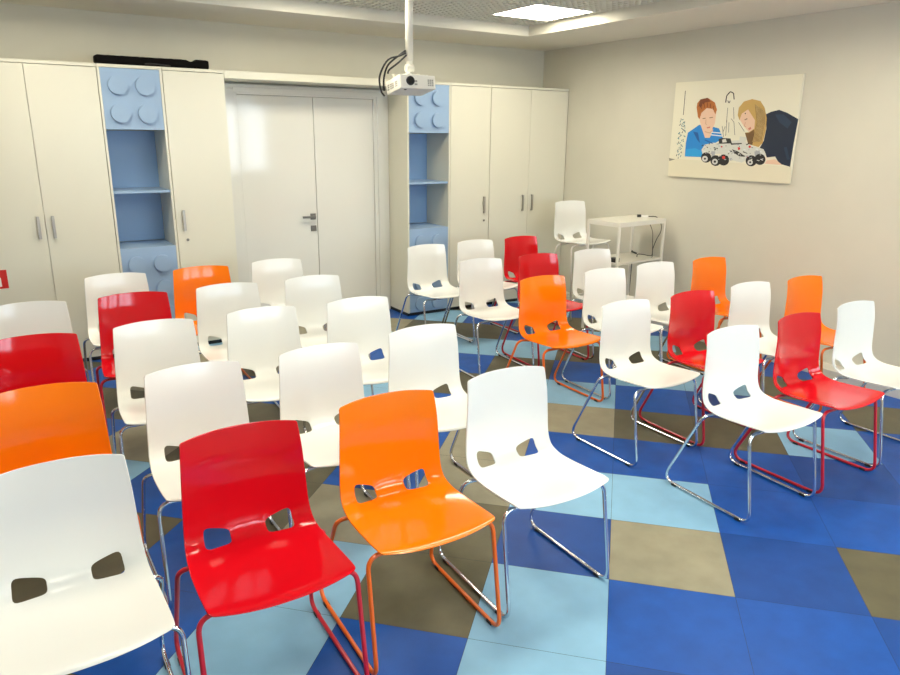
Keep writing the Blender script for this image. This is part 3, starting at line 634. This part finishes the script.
('sketch',[(0.6025,0.4835),(0.634,0.4542),(0.6371,0.4563),(0.6057,0.4856)]),
('sketch',[(0.6334,0.4551),(0.655,0.355),(0.6592,0.3553),(0.6377,0.4553)]),
('sketch',[(0.5861,0.4558),(0.5931,0.3745),(0.5975,0.3744),(0.5904,0.4556)]),
('sketch',[(0.5546,0.4241),(0.5399,0.3832),(0.5442,0.3819),(0.5589,0.4227)]),
('sketch',[(0.6767,0.4539),(0.7406,0.3818),(0.7439,0.3836),(0.6801,0.4557)]),
('red',[(0.785,0.1918),(0.7962,0.1844),(0.8014,0.1903),(0.7902,0.1977)]),
('stripe',[(0.7485,0.1783),(0.7577,0.1695),(0.7618,0.1724),(0.7525,0.1813)]),
('dark',[(0.7162,0.262),(0.7187,0.2731),(0.7124,0.2745),(0.7099,0.2634)]),
('body',[(0.6429,0.168),(0.6249,0.1606),(0.6279,0.1561),(0.6459,0.1636)]),
('dark',[(0.7761,0.2769),(0.7996,0.2883),(0.794,0.2956),(0.7705,0.2842)]),
('stripe',[(0.5804,0.2497),(0.5831,0.2456),(0.5888,0.2479),(0.586,0.2519)]),
('body',[(0.9177,0.2077),(0.9069,0.2105),(0.9057,0.2058),(0.9165,0.203)]),
('dark',[(0.6461,0.2092),(0.652,0.2046),(0.6556,0.2077),(0.6496,0.2123)]),
('gray',[(0.6653,0.256),(0.6478,0.2563),(0.6483,0.2512),(0.6657,0.2509)]),
('gray',[(0.6382,0.1588),(0.6558,0.1704),(0.6489,0.1773),(0.6312,0.1657)]),
('dark',[(0.6711,0.2164),(0.6691,0.2116),(0.6779,0.2086),(0.6798,0.2135)]),
('body',[(0.6293,0.1825),(0.6202,0.1856),(0.6174,0.179),(0.6266,0.1759)]),
('gray',[(0.8393,0.1905),(0.8164,0.1798),(0.8192,0.1758),(0.8422,0.1865)]),
('stripe',[(0.6613,0.2122),(0.6538,0.2022),(0.6614,0.1981),(0.6688,0.208)]),
('body',[(0.6467,0.2475),(0.6635,0.245),(0.6645,0.253),(0.6476,0.2556)]),
('dark',[(0.6477,0.2325),(0.6248,0.2296),(0.6274,0.2203),(0.6503,0.2232)]),
('gray',[(0.5322,0.1846),(0.5506,0.1861),(0.5492,0.1927),(0.5307,0.1912)]),
('dark',[(0.5467,0.1602),(0.5634,0.1646),(0.561,0.1697),(0.5443,0.1653)]),
('stripe',[(0.9291,0.2215),(0.9366,0.2154),(0.9401,0.2185),(0.9325,0.2247)]),
('body',[(0.6965,0.281),(0.6851,0.2819),(0.6851,0.2722),(0.6965,0.2714)]),
('body',[(0.8865,0.1622),(0.9109,0.1588),(0.9114,0.1644),(0.8871,0.1678)]),
('stripe',[(0.6313,0.2327),(0.6107,0.2248),(0.615,0.2183),(0.6355,0.2262)]),
('gray',[(0.6005,0.165),(0.5825,0.1646),(0.5833,0.1575),(0.6014,0.1579)]),
('dark',[(0.75,0.2238),(0.7662,0.218),(0.7693,0.2252),(0.7531,0.2311)]),
('gray',[(0.8013,0.1901),(0.8049,0.1864),(0.8126,0.1917),(0.8089,0.1954)]),
('gray',[(0.6402,0.1538),(0.665,0.1583),(0.6632,0.1633),(0.6384,0.1588)]),
('gray',[(0.8782,0.2366),(0.8685,0.2414),(0.8656,0.2367),(0.8753,0.2318)]),
('gray',[(0.7321,0.2066),(0.7243,0.2031),(0.7295,0.1958),(0.7373,0.1993)]),
('stripe',[(0.864,0.2466),(0.8837,0.2428),(0.8851,0.2519),(0.8654,0.2557)]),
('stripe',[(0.9205,0.2334),(0.9046,0.2361),(0.9036,0.2276),(0.9194,0.2249)]),
('body',[(0.6275,0.2885),(0.6101,0.2819),(0.6146,0.2751),(0.6319,0.2818)]),
('gray',[(0.8015,0.2383),(0.8116,0.2491),(0.8069,0.2524),(0.7968,0.2416)]),
('body',[(0.712,0.2022),(0.7251,0.2098),(0.719,0.2166),(0.7059,0.209)]),
('stripe',[(0.9419,0.1689),(0.918,0.1763),(0.9162,0.1709),(0.9402,0.1636)]),
('dark',[(0.5903,0.2712),(0.5851,0.2745),(0.5795,0.2685),(0.5847,0.2651)]),
('gray',[(0.5391,0.2686),(0.5103,0.2704),(0.5104,0.2646),(0.5392,0.2629)]),
('gray',[(0.6855,0.278),(0.7109,0.2772),(0.7105,0.283),(0.6851,0.2837)]),
('gray',[(0.6426,0.2205),(0.6689,0.2138),(0.6706,0.22),(0.6443,0.2267)]),
('gray',[(0.8677,0.2113),(0.8649,0.2189),(0.858,0.2176),(0.8608,0.21)]),
('stripe',[(0.7191,0.2658),(0.7245,0.2692),(0.7174,0.2766),(0.7119,0.2732)]),
('body',[(0.7577,0.2142),(0.7495,0.2055),(0.7565,0.2007),(0.7647,0.2095)]),
('body',[(0.7072,0.1612),(0.6973,0.15),(0.7035,0.1461),(0.7133,0.1573)]),
('gray',[(0.9311,0.1726),(0.9428,0.1773),(0.9397,0.1822),(0.9281,0.1774)]),
('gray',[(0.5341,0.1584),(0.533,0.1634),(0.5246,0.1626),(0.5257,0.1576)]),
('body',[(0.5711,0.208),(0.5553,0.2183),(0.5518,0.2146),(0.5676,0.2042)]),
('gray',[(0.6847,0.2312),(0.6705,0.2315),(0.6708,0.2272),(0.685,0.227)]),
('gray',[(0.7322,0.182),(0.7213,0.1793),(0.7243,0.1728),(0.7351,0.1756)]),
('dark',[(0.7949,0.2169),(0.768,0.2247),(0.7663,0.2194),(0.7933,0.2116)]),
('dark',[(0.8245,0.2155),(0.8222,0.2186),(0.8142,0.2147),(0.8165,0.2116)]),
('dark',[(0.6238,0.2292),(0.6455,0.2286),(0.6452,0.2328),(0.6236,0.2334)]),
('body',[(0.8446,0.237),(0.8644,0.2298),(0.8668,0.2358),(0.8471,0.243)]),
('gray',[(0.8086,0.1992),(0.8076,0.1933),(0.8143,0.192),(0.8153,0.1979)]),
('gray',[(0.52,0.179),(0.5285,0.1799),(0.527,0.1858),(0.5186,0.1849)]),
('body',[(0.5904,0.1927),(0.617,0.1926),(0.6164,0.1992),(0.5898,0.1993)]),
('dark',[(0.8235,0.2598),(0.8393,0.2565),(0.8401,0.2605),(0.8243,0.2638)]),
('body',[(0.8379,0.1602),(0.8471,0.1706),(0.8386,0.1761),(0.8295,0.1657)]),
('dark',[(0.6154,0.2016),(0.6261,0.2103),(0.621,0.2146),(0.6102,0.2059)]),
('stripe',[(0.7769,0.2438),(0.7529,0.2498),(0.7512,0.243),(0.7752,0.237)]),
('gray',[(0.8023,0.1987),(0.779,0.1964),(0.781,0.1882),(0.8042,0.1906)]),
('body',[(0.6947,0.2529),(0.6955,0.243),(0.703,0.2428),(0.7022,0.2528)]),
('stripe',[(0.5387,0.1926),(0.5432,0.1885),(0.5484,0.1923),(0.5439,0.1963)]),
('dark',[(0.5096,0.2483),(0.501,0.2471),(0.5026,0.242),(0.5112,0.2432)]),
('dark',[(0.4773,0.2455),(0.4897,0.2384),(0.4937,0.2433),(0.4813,0.2503)]),
('dark',[(0.4204,0.2776),(0.4251,0.286),(0.4171,0.2894),(0.4123,0.2809)]),
('gray',[(0.3703,0.2808),(0.3682,0.283),(0.3621,0.2796),(0.3641,0.2774)]),
('gray',[(0.5078,0.2846),(0.491,0.2799),(0.4932,0.2758),(0.51,0.2805)]),
('gray',[(0.385,0.2071),(0.3968,0.2023),(0.3991,0.2064),(0.3873,0.2112)]),
('dark',[(0.5037,0.2533),(0.4907,0.2505),(0.493,0.245),(0.506,0.2478)]),
('gray',[(0.391,0.2597),(0.3996,0.2538),(0.4041,0.2581),(0.3955,0.264)]),
('stripe',[(0.4743,0.2573),(0.4854,0.2588),(0.483,0.2664),(0.4719,0.2649)]),
('gray',[(0.4438,0.2427),(0.4322,0.2489),(0.4294,0.2452),(0.4409,0.239)]),
('dark',[(0.3566,0.2764),(0.3399,0.2682),(0.3445,0.2628),(0.3612,0.271)]),
('stripe',[(0.4708,0.2933),(0.4645,0.2845),(0.4733,0.28),(0.4796,0.2888)]),
('dark',[(0.4109,0.2537),(0.3969,0.2604),(0.3935,0.2554),(0.4075,0.2488)]),
('dark',[(0.4288,0.2155),(0.4297,0.2234),(0.4202,0.2247),(0.4192,0.2168)]),
('dark',[(0.4859,0.2353),(0.484,0.2447),(0.4741,0.244),(0.476,0.2346)]),
('gray',[(0.4217,0.2151),(0.4034,0.2156),(0.4039,0.2078),(0.4221,0.2073)]),
('stripe',[(0.3825,0.2265),(0.375,0.2227),(0.3803,0.2164),(0.3878,0.2202)]),
('dark',[(0.3767,0.2708),(0.38,0.2676),(0.3865,0.2717),(0.3832,0.2749)]),
('gray',[(0.5073,0.2353),(0.5002,0.2358),(0.5002,0.2304),(0.5072,0.2299)]),
('dark',[(0.4808,0.2291),(0.4901,0.2358),(0.4858,0.2397),(0.4764,0.233)]),
('gray',[(0.3665,0.2361),(0.3834,0.2465),(0.3797,0.2501),(0.3628,0.2397)]),
('dark',[(0.4802,0.2603),(0.4637,0.2533),(0.4688,0.2464),(0.4852,0.2535)]),
('gray',[(0.4515,0.2145),(0.4365,0.206),(0.4413,0.2008),(0.4563,0.2092)]),
('dark',[(0.5045,0.2833),(0.5098,0.2834),(0.5087,0.2908),(0.5034,0.2907)]),
('stripe',[(0.3699,0.2201),(0.3613,0.2291),(0.3569,0.2266),(0.3656,0.2176)]),
('gray',[(0.5138,0.2752),(0.5182,0.2815),(0.5126,0.2843),(0.5082,0.278)]),
('blond_dark',[(0.811,0.5859),(0.8483,0.453),(0.8523,0.4534),(0.815,0.5861)]),
('blond_dark',[(0.8483,0.4536),(0.8231,0.304),(0.8272,0.3032),(0.8523,0.4527)]),
('blond_light',[(0.817,0.5826),(0.853,0.453),(0.857,0.4533),(0.821,0.5829)]),
('blond_light',[(0.853,0.4536),(0.8287,0.3041),(0.8328,0.3033),(0.857,0.4527)]),
('blond_dark',[(0.823,0.5793),(0.8577,0.4529),(0.8616,0.4533),(0.8269,0.5796)]),
('blond_dark',[(0.8576,0.4535),(0.8343,0.3042),(0.8384,0.3034),(0.8617,0.4527)]),
('blond_light',[(0.8289,0.5761),(0.8623,0.4529),(0.8663,0.4532),(0.8329,0.5763)]),
('blond_light',[(0.8623,0.4535),(0.8399,0.3042),(0.844,0.3034),(0.8663,0.4526)]),
('blond_dark',[(0.8349,0.5728),(0.867,0.4529),(0.8709,0.4532),(0.8389,0.5731)]),
('blond_dark',[(0.8669,0.4534),(0.8455,0.3043),(0.8496,0.3035),(0.871,0.4526)]),
('blond_light',[(0.8409,0.5696),(0.8716,0.4528),(0.8756,0.4531),(0.8448,0.5698)]),
('blond_light',[(0.8716,0.4534),(0.8511,0.3043),(0.8551,0.3036),(0.8756,0.4526)]),
('blond_dark',[(0.8468,0.5664),(0.8763,0.4528),(0.8802,0.4531),(0.8508,0.5666)]),
('blond_dark',[(0.8762,0.4533),(0.8566,0.3044),(0.8607,0.3037),(0.8802,0.4525)]),
('blond_light',[(0.8528,0.5631),(0.8809,0.4527),(0.8848,0.453),(0.8567,0.5633)]),
('blond_light',[(0.8808,0.4533),(0.8622,0.3045),(0.8662,0.3037),(0.8849,0.4525)]),
('blond_dark',[(0.8587,0.5599),(0.8855,0.4527),(0.8895,0.453),(0.8627,0.5601)]),
('blond_dark',[(0.8855,0.4532),(0.8677,0.3045),(0.8718,0.3038),(0.8895,0.4524)]),
('blond_light',[(0.8646,0.5567),(0.8901,0.4527),(0.8941,0.4529),(0.8686,0.5569)]),
('blond_light',[(0.8901,0.4532),(0.8733,0.3046),(0.8773,0.3039),(0.8941,0.4524)]),
('blond_dark',[(0.8705,0.5535),(0.8947,0.4526),(0.8987,0.4529),(0.8745,0.5536)]),
('blond_dark',[(0.8947,0.4531),(0.8788,0.3046),(0.8828,0.3039),(0.8987,0.4524)]),
('blond_light',[(0.8764,0.5502),(0.8993,0.4526),(0.9033,0.4528),(0.8804,0.5504)]),
('blond_light',[(0.8993,0.4531),(0.8843,0.3047),(0.8884,0.304),(0.9033,0.4523)]),
('blond_dark',[(0.8823,0.547),(0.9039,0.4526),(0.9079,0.4528),(0.8863,0.5472)]),
('blond_dark',[(0.9039,0.453),(0.8898,0.3047),(0.8939,0.3041),(0.9079,0.4523)]),
('blond_light',[(0.8882,0.5438),(0.9085,0.4525),(0.9125,0.4527),(0.8922,0.544)]),
('blond_light',[(0.9085,0.453),(0.8953,0.3048),(0.8994,0.3042),(0.9125,0.4523)]),
('blond_dark',[(0.8941,0.5406),(0.9131,0.4525),(0.9171,0.4527),(0.8981,0.5408)]),
('blond_dark',[(0.9131,0.4529),(0.9008,0.3049),(0.9048,0.3042),(0.9171,0.4522)]),
('blond_light',[(0.9,0.5375),(0.9177,0.4525),(0.9216,0.4526),(0.9039,0.5375)]),
('blond_light',[(0.9177,0.4529),(0.9063,0.3049),(0.9103,0.3043),(0.9217,0.4522)]),
('redhair',[(0.273,0.5891),(0.2876,0.5586),(0.2936,0.5598),(0.279,0.5903)]),
('redhair_dark',[(0.2883,0.599),(0.3014,0.5652),(0.3075,0.5661),(0.2945,0.5998)]),
('redhair',[(0.3037,0.6076),(0.3152,0.571),(0.3215,0.5716),(0.3099,0.6081)]),
('redhair_dark',[(0.3194,0.6139),(0.3293,0.5752),(0.3355,0.5756),(0.3256,0.6142)]),
('redhair',[(0.3353,0.6171),(0.3435,0.5774),(0.3498,0.5775),(0.3416,0.6172)]),
('redhair_dark',[(0.3517,0.6169),(0.358,0.5773),(0.3643,0.5772),(0.358,0.6168)]),
('redhair',[(0.3684,0.6133),(0.3727,0.5748),(0.379,0.5746),(0.3747,0.613)]),
('redhair_dark',[(0.3855,0.6066),(0.3877,0.5703),(0.3939,0.5699),(0.3917,0.6061)]),
('redhair',[(0.4028,0.5976),(0.4027,0.5643),(0.409,0.5637),(0.409,0.5969)]),
('redhair_dark',[(0.4202,0.5874),(0.4179,0.5575),(0.4241,0.5566),(0.4264,0.5864)]),
('skin_shade',[(0.3568,0.4815),(0.3573,0.4448),(0.3637,0.4443),(0.3632,0.481)]),
('skin_shade',[(0.359,0.4424),(0.3726,0.4356),(0.3755,0.4398),(0.362,0.4466)]),
('skin_shade',[(0.4357,0.3934),(0.4071,0.3734),(0.413,0.3682),(0.4416,0.3882)]),
('skin_shade',[(0.4108,0.374),(0.3609,0.3857),(0.3592,0.3792),(0.4092,0.3676)]),
('skin_shade',[(0.7408,0.455),(0.7334,0.4265),(0.739,0.4249),(0.7464,0.4534)]),
('skin_shade',[(0.7352,0.4236),(0.7513,0.4171),(0.7533,0.4214),(0.7372,0.4278)]),
('sweater_light',[(1.1064,0.2662),(1.1459,0.1752),(1.1683,0.1811),(1.129,0.2718)]),
('shirt_dark',[(0.3671,0.3112),(0.4506,0.2836),(0.4538,0.2913),(0.3704,0.3189)]),
('sketch',[(0.0924,0.4912),(0.0955,0.4808),(0.1026,0.4815),(0.0995,0.4918)]),
('teal',[(0.122,0.487),(0.1051,0.4819),(0.1088,0.476),(0.1258,0.4811)]),
('teal',[(0.0942,0.4784),(0.0857,0.4595),(0.092,0.4574),(0.1006,0.4763)]),
('sketch',[(0.1363,0.4699),(0.1371,0.456),(0.1423,0.4557),(0.1415,0.4697)]),
('teal',[(0.1218,0.4609),(0.1382,0.4484),(0.1434,0.4524),(0.127,0.4649)]),
('teal',[(0.124,0.4576),(0.1083,0.4421),(0.1141,0.4384),(0.1299,0.454)]),
('sketch',[(0.0974,0.4506),(0.0803,0.4335),(0.0859,0.4302),(0.1029,0.4473)]),
('teal',[(0.1271,0.4396),(0.1443,0.4245),(0.1506,0.4285),(0.1334,0.4436)]),
('teal',[(0.1037,0.4326),(0.1174,0.4212),(0.1236,0.4254),(0.11,0.4368)]),
('sketch',[(0.1401,0.4293),(0.1247,0.4223),(0.1278,0.4186),(0.1432,0.4256)]),
('teal',[(0.1449,0.4206),(0.144,0.4068),(0.1499,0.4062),(0.1508,0.42)]),
('teal',[(0.1113,0.4143),(0.1079,0.4042),(0.1149,0.4024),(0.1183,0.4124)]),
('sketch',[(0.1173,0.4041),(0.1355,0.3894),(0.1415,0.3937),(0.1233,0.4084)]),
('teal',[(0.1382,0.3976),(0.1598,0.3832),(0.163,0.3861),(0.1415,0.4006)]),
('teal',[(0.1376,0.3903),(0.1585,0.3726),(0.1635,0.376),(0.1426,0.3937)]),
('sketch',[(0.1262,0.3862),(0.1165,0.3694),(0.1231,0.3669),(0.1328,0.3836)]),
('teal',[(0.0945,0.3799),(0.0787,0.3627),(0.0863,0.3584),(0.1021,0.3756)]),
('teal',[(0.0821,0.3693),(0.0958,0.3583),(0.0994,0.361),(0.0858,0.3719)]),
('sketch',[(0.0968,0.3627),(0.1099,0.3453),(0.114,0.3469),(0.1009,0.3643)]),
('teal',[(0.1197,0.358),(0.103,0.3427),(0.1078,0.3395),(0.1245,0.3548)]),
('teal',[(0.1387,0.3467),(0.1597,0.3346),(0.1647,0.34),(0.1438,0.3521)]),
('sketch',[(0.098,0.3433),(0.0823,0.3295),(0.0859,0.327),(0.1017,0.3408)]),
('teal',[(0.0889,0.3352),(0.0868,0.3214),(0.0921,0.3206),(0.0942,0.3344)]),
('teal',[(0.0776,0.3249),(0.0939,0.3153),(0.099,0.3207),(0.0827,0.3302)]),
('sketch',[(0.1388,0.3217),(0.1353,0.31),(0.142,0.3084),(0.1455,0.3201)]),
('teal',[(0.1204,0.3129),(0.1258,0.2999),(0.1328,0.3012),(0.1274,0.3142)]),
('teal',[(0.1414,0.3065),(0.143,0.2953),(0.1508,0.2955),(0.1491,0.3067)]),
('sketch',[(0.0908,0.2997),(0.0849,0.2806),(0.0917,0.279),(0.0976,0.2981)]),
('teal',[(0.1144,0.2942),(0.0957,0.2829),(0.1005,0.2784),(0.1191,0.2898)]),
('teal',[(0.0758,0.2838),(0.0823,0.2697),(0.0869,0.2707),(0.0804,0.2848)]),
('sketch',[(0.1193,0.2778),(0.1197,0.263),(0.1259,0.2628),(0.1255,0.2776)]),
('teal',[(0.1268,0.2691),(0.1372,0.2637),(0.1397,0.2667),(0.1293,0.2721)]),
('teal',[(0.1244,0.2612),(0.1443,0.2527),(0.1472,0.2571),(0.1272,0.2656)]),
('sketch',[(0.1169,0.2571),(0.1108,0.2466),(0.1163,0.2445),(0.1224,0.255)]),
('teal',[(0.1004,0.2478),(0.1055,0.2384),(0.1113,0.24),(0.1062,0.2494)]),
('teal',[(0.1297,0.2441),(0.112,0.2305),(0.1178,0.2261),(0.1355,0.2397)]),
('sketch',[(0.0962,0.235),(0.0868,0.2182),(0.0921,0.2162),(0.1015,0.2331)]),
('teal',[(0.0873,0.2268),(0.0864,0.2116),(0.0915,0.2112),(0.0924,0.2264)]),
('teal',[(0.0964,0.2203),(0.0916,0.2031),(0.0981,0.2017),(0.1028,0.2189)]),
('sketch',[(0.1356,0.2153),(0.1233,0.205),(0.129,0.2009),(0.1413,0.2112)]),
('teal',[(0.138,0.2064),(0.137,0.1979),(0.1421,0.1973),(0.1431,0.2058)]),
('teal',[(0.1108,0.1998),(0.1001,0.1828),(0.1077,0.1797),(0.1184,0.1967)]),
('sketch',[(0.0856,0.1914),(0.0784,0.1744),(0.0857,0.1723),(0.0928,0.1893)]),
('teal',[(0.1321,0.1855),(0.1266,0.1782),(0.1318,0.1758),(0.1372,0.183)]),
('teal',[(0.1309,0.1784),(0.1228,0.168),(0.1284,0.1652),(0.1365,0.1756)]),
('sketch',[(0.1037,0.1692),(0.1022,0.1508),(0.1075,0.1503),(0.109,0.1687)])
]
t = empty('wall_picture', (XR, 3.90, 1.765)); tag(t, 'canvas photo print of a boy and girl with a toy rover', 'picture')
one('canvas', M['canvas'], t, (-.024, -.003, -.592, .592, -.396, .396), bev=.002)
bm = bmesh.new(); keys = list(PM); x0 = -.0243
for i, (k, pts) in enumerate(POLY):
    vs = [bm.verts.new((x0 - .000012*i, .595-a, b-.395)) for a, b in pts]
    f = bm.faces.new(vs); f.material_index = keys.index(k); f.normal_update()
    if f.normal.x > 0: f.normal_flip()
bmesh.ops.triangulate(bm, faces=bm.faces)
link('print', bm, [mat('ink_'+k, PM[k], .5) for k in keys], t)

# ------------------------------------------------------------------ light
w = bpy.data.worlds.new('daylight'); sc.world = w; w.use_nodes = True; nt = w.node_tree
bg = nt.nodes['Background']; sky = nt.nodes.new('ShaderNodeTexSky'); sky.sky_type = 'HOSEK_WILKIE'; sky.turbidity = 5; sky.ground_albedo = .5
sky.sun_direction = Vector((.3,.6,.7)).normalized()
bg.inputs['Color'].default_value = (.72,.86,1,1); bg.inputs['Strength'].default_value = 4.0
for i, (x0, x1) in enumerate(WX):          # daylight coming in at each window
    l = bpy.data.lights.new('window_daylight', 'AREA'); l.shape = 'RECTANGLE'; l.size = x1-x0-.1; l.size_y = WZ[1]-WZ[0]-.1; l.energy = 30; l.color = (.74,.87,1)
    o = bpy.data.objects.new('window_daylight', l); col.objects.link(o); o.location = ((x0+x1)/2, YF-.34, (WZ[0]+WZ[1])/2); o.rotation_euler = (R(90), 0, R(180))
    o.rotation_euler = (R(-90), 0, R(180)) if False else (R(90), 0, 0)
sc.view_settings.view_transform = 'Standard'; sc.view_settings.look = 'None'; sc.view_settings.gamma = 1; sc.view_settings.use_curve_mapping = False
sc.view_settings.exposure = .09
sc.cycles.use_denoising = True; sc.cycles.max_bounces = 8; sc.cycles.diffuse_bounces = 5; sc.cycles.caustics_reflective = False; sc.cycles.caustics_refractive = False
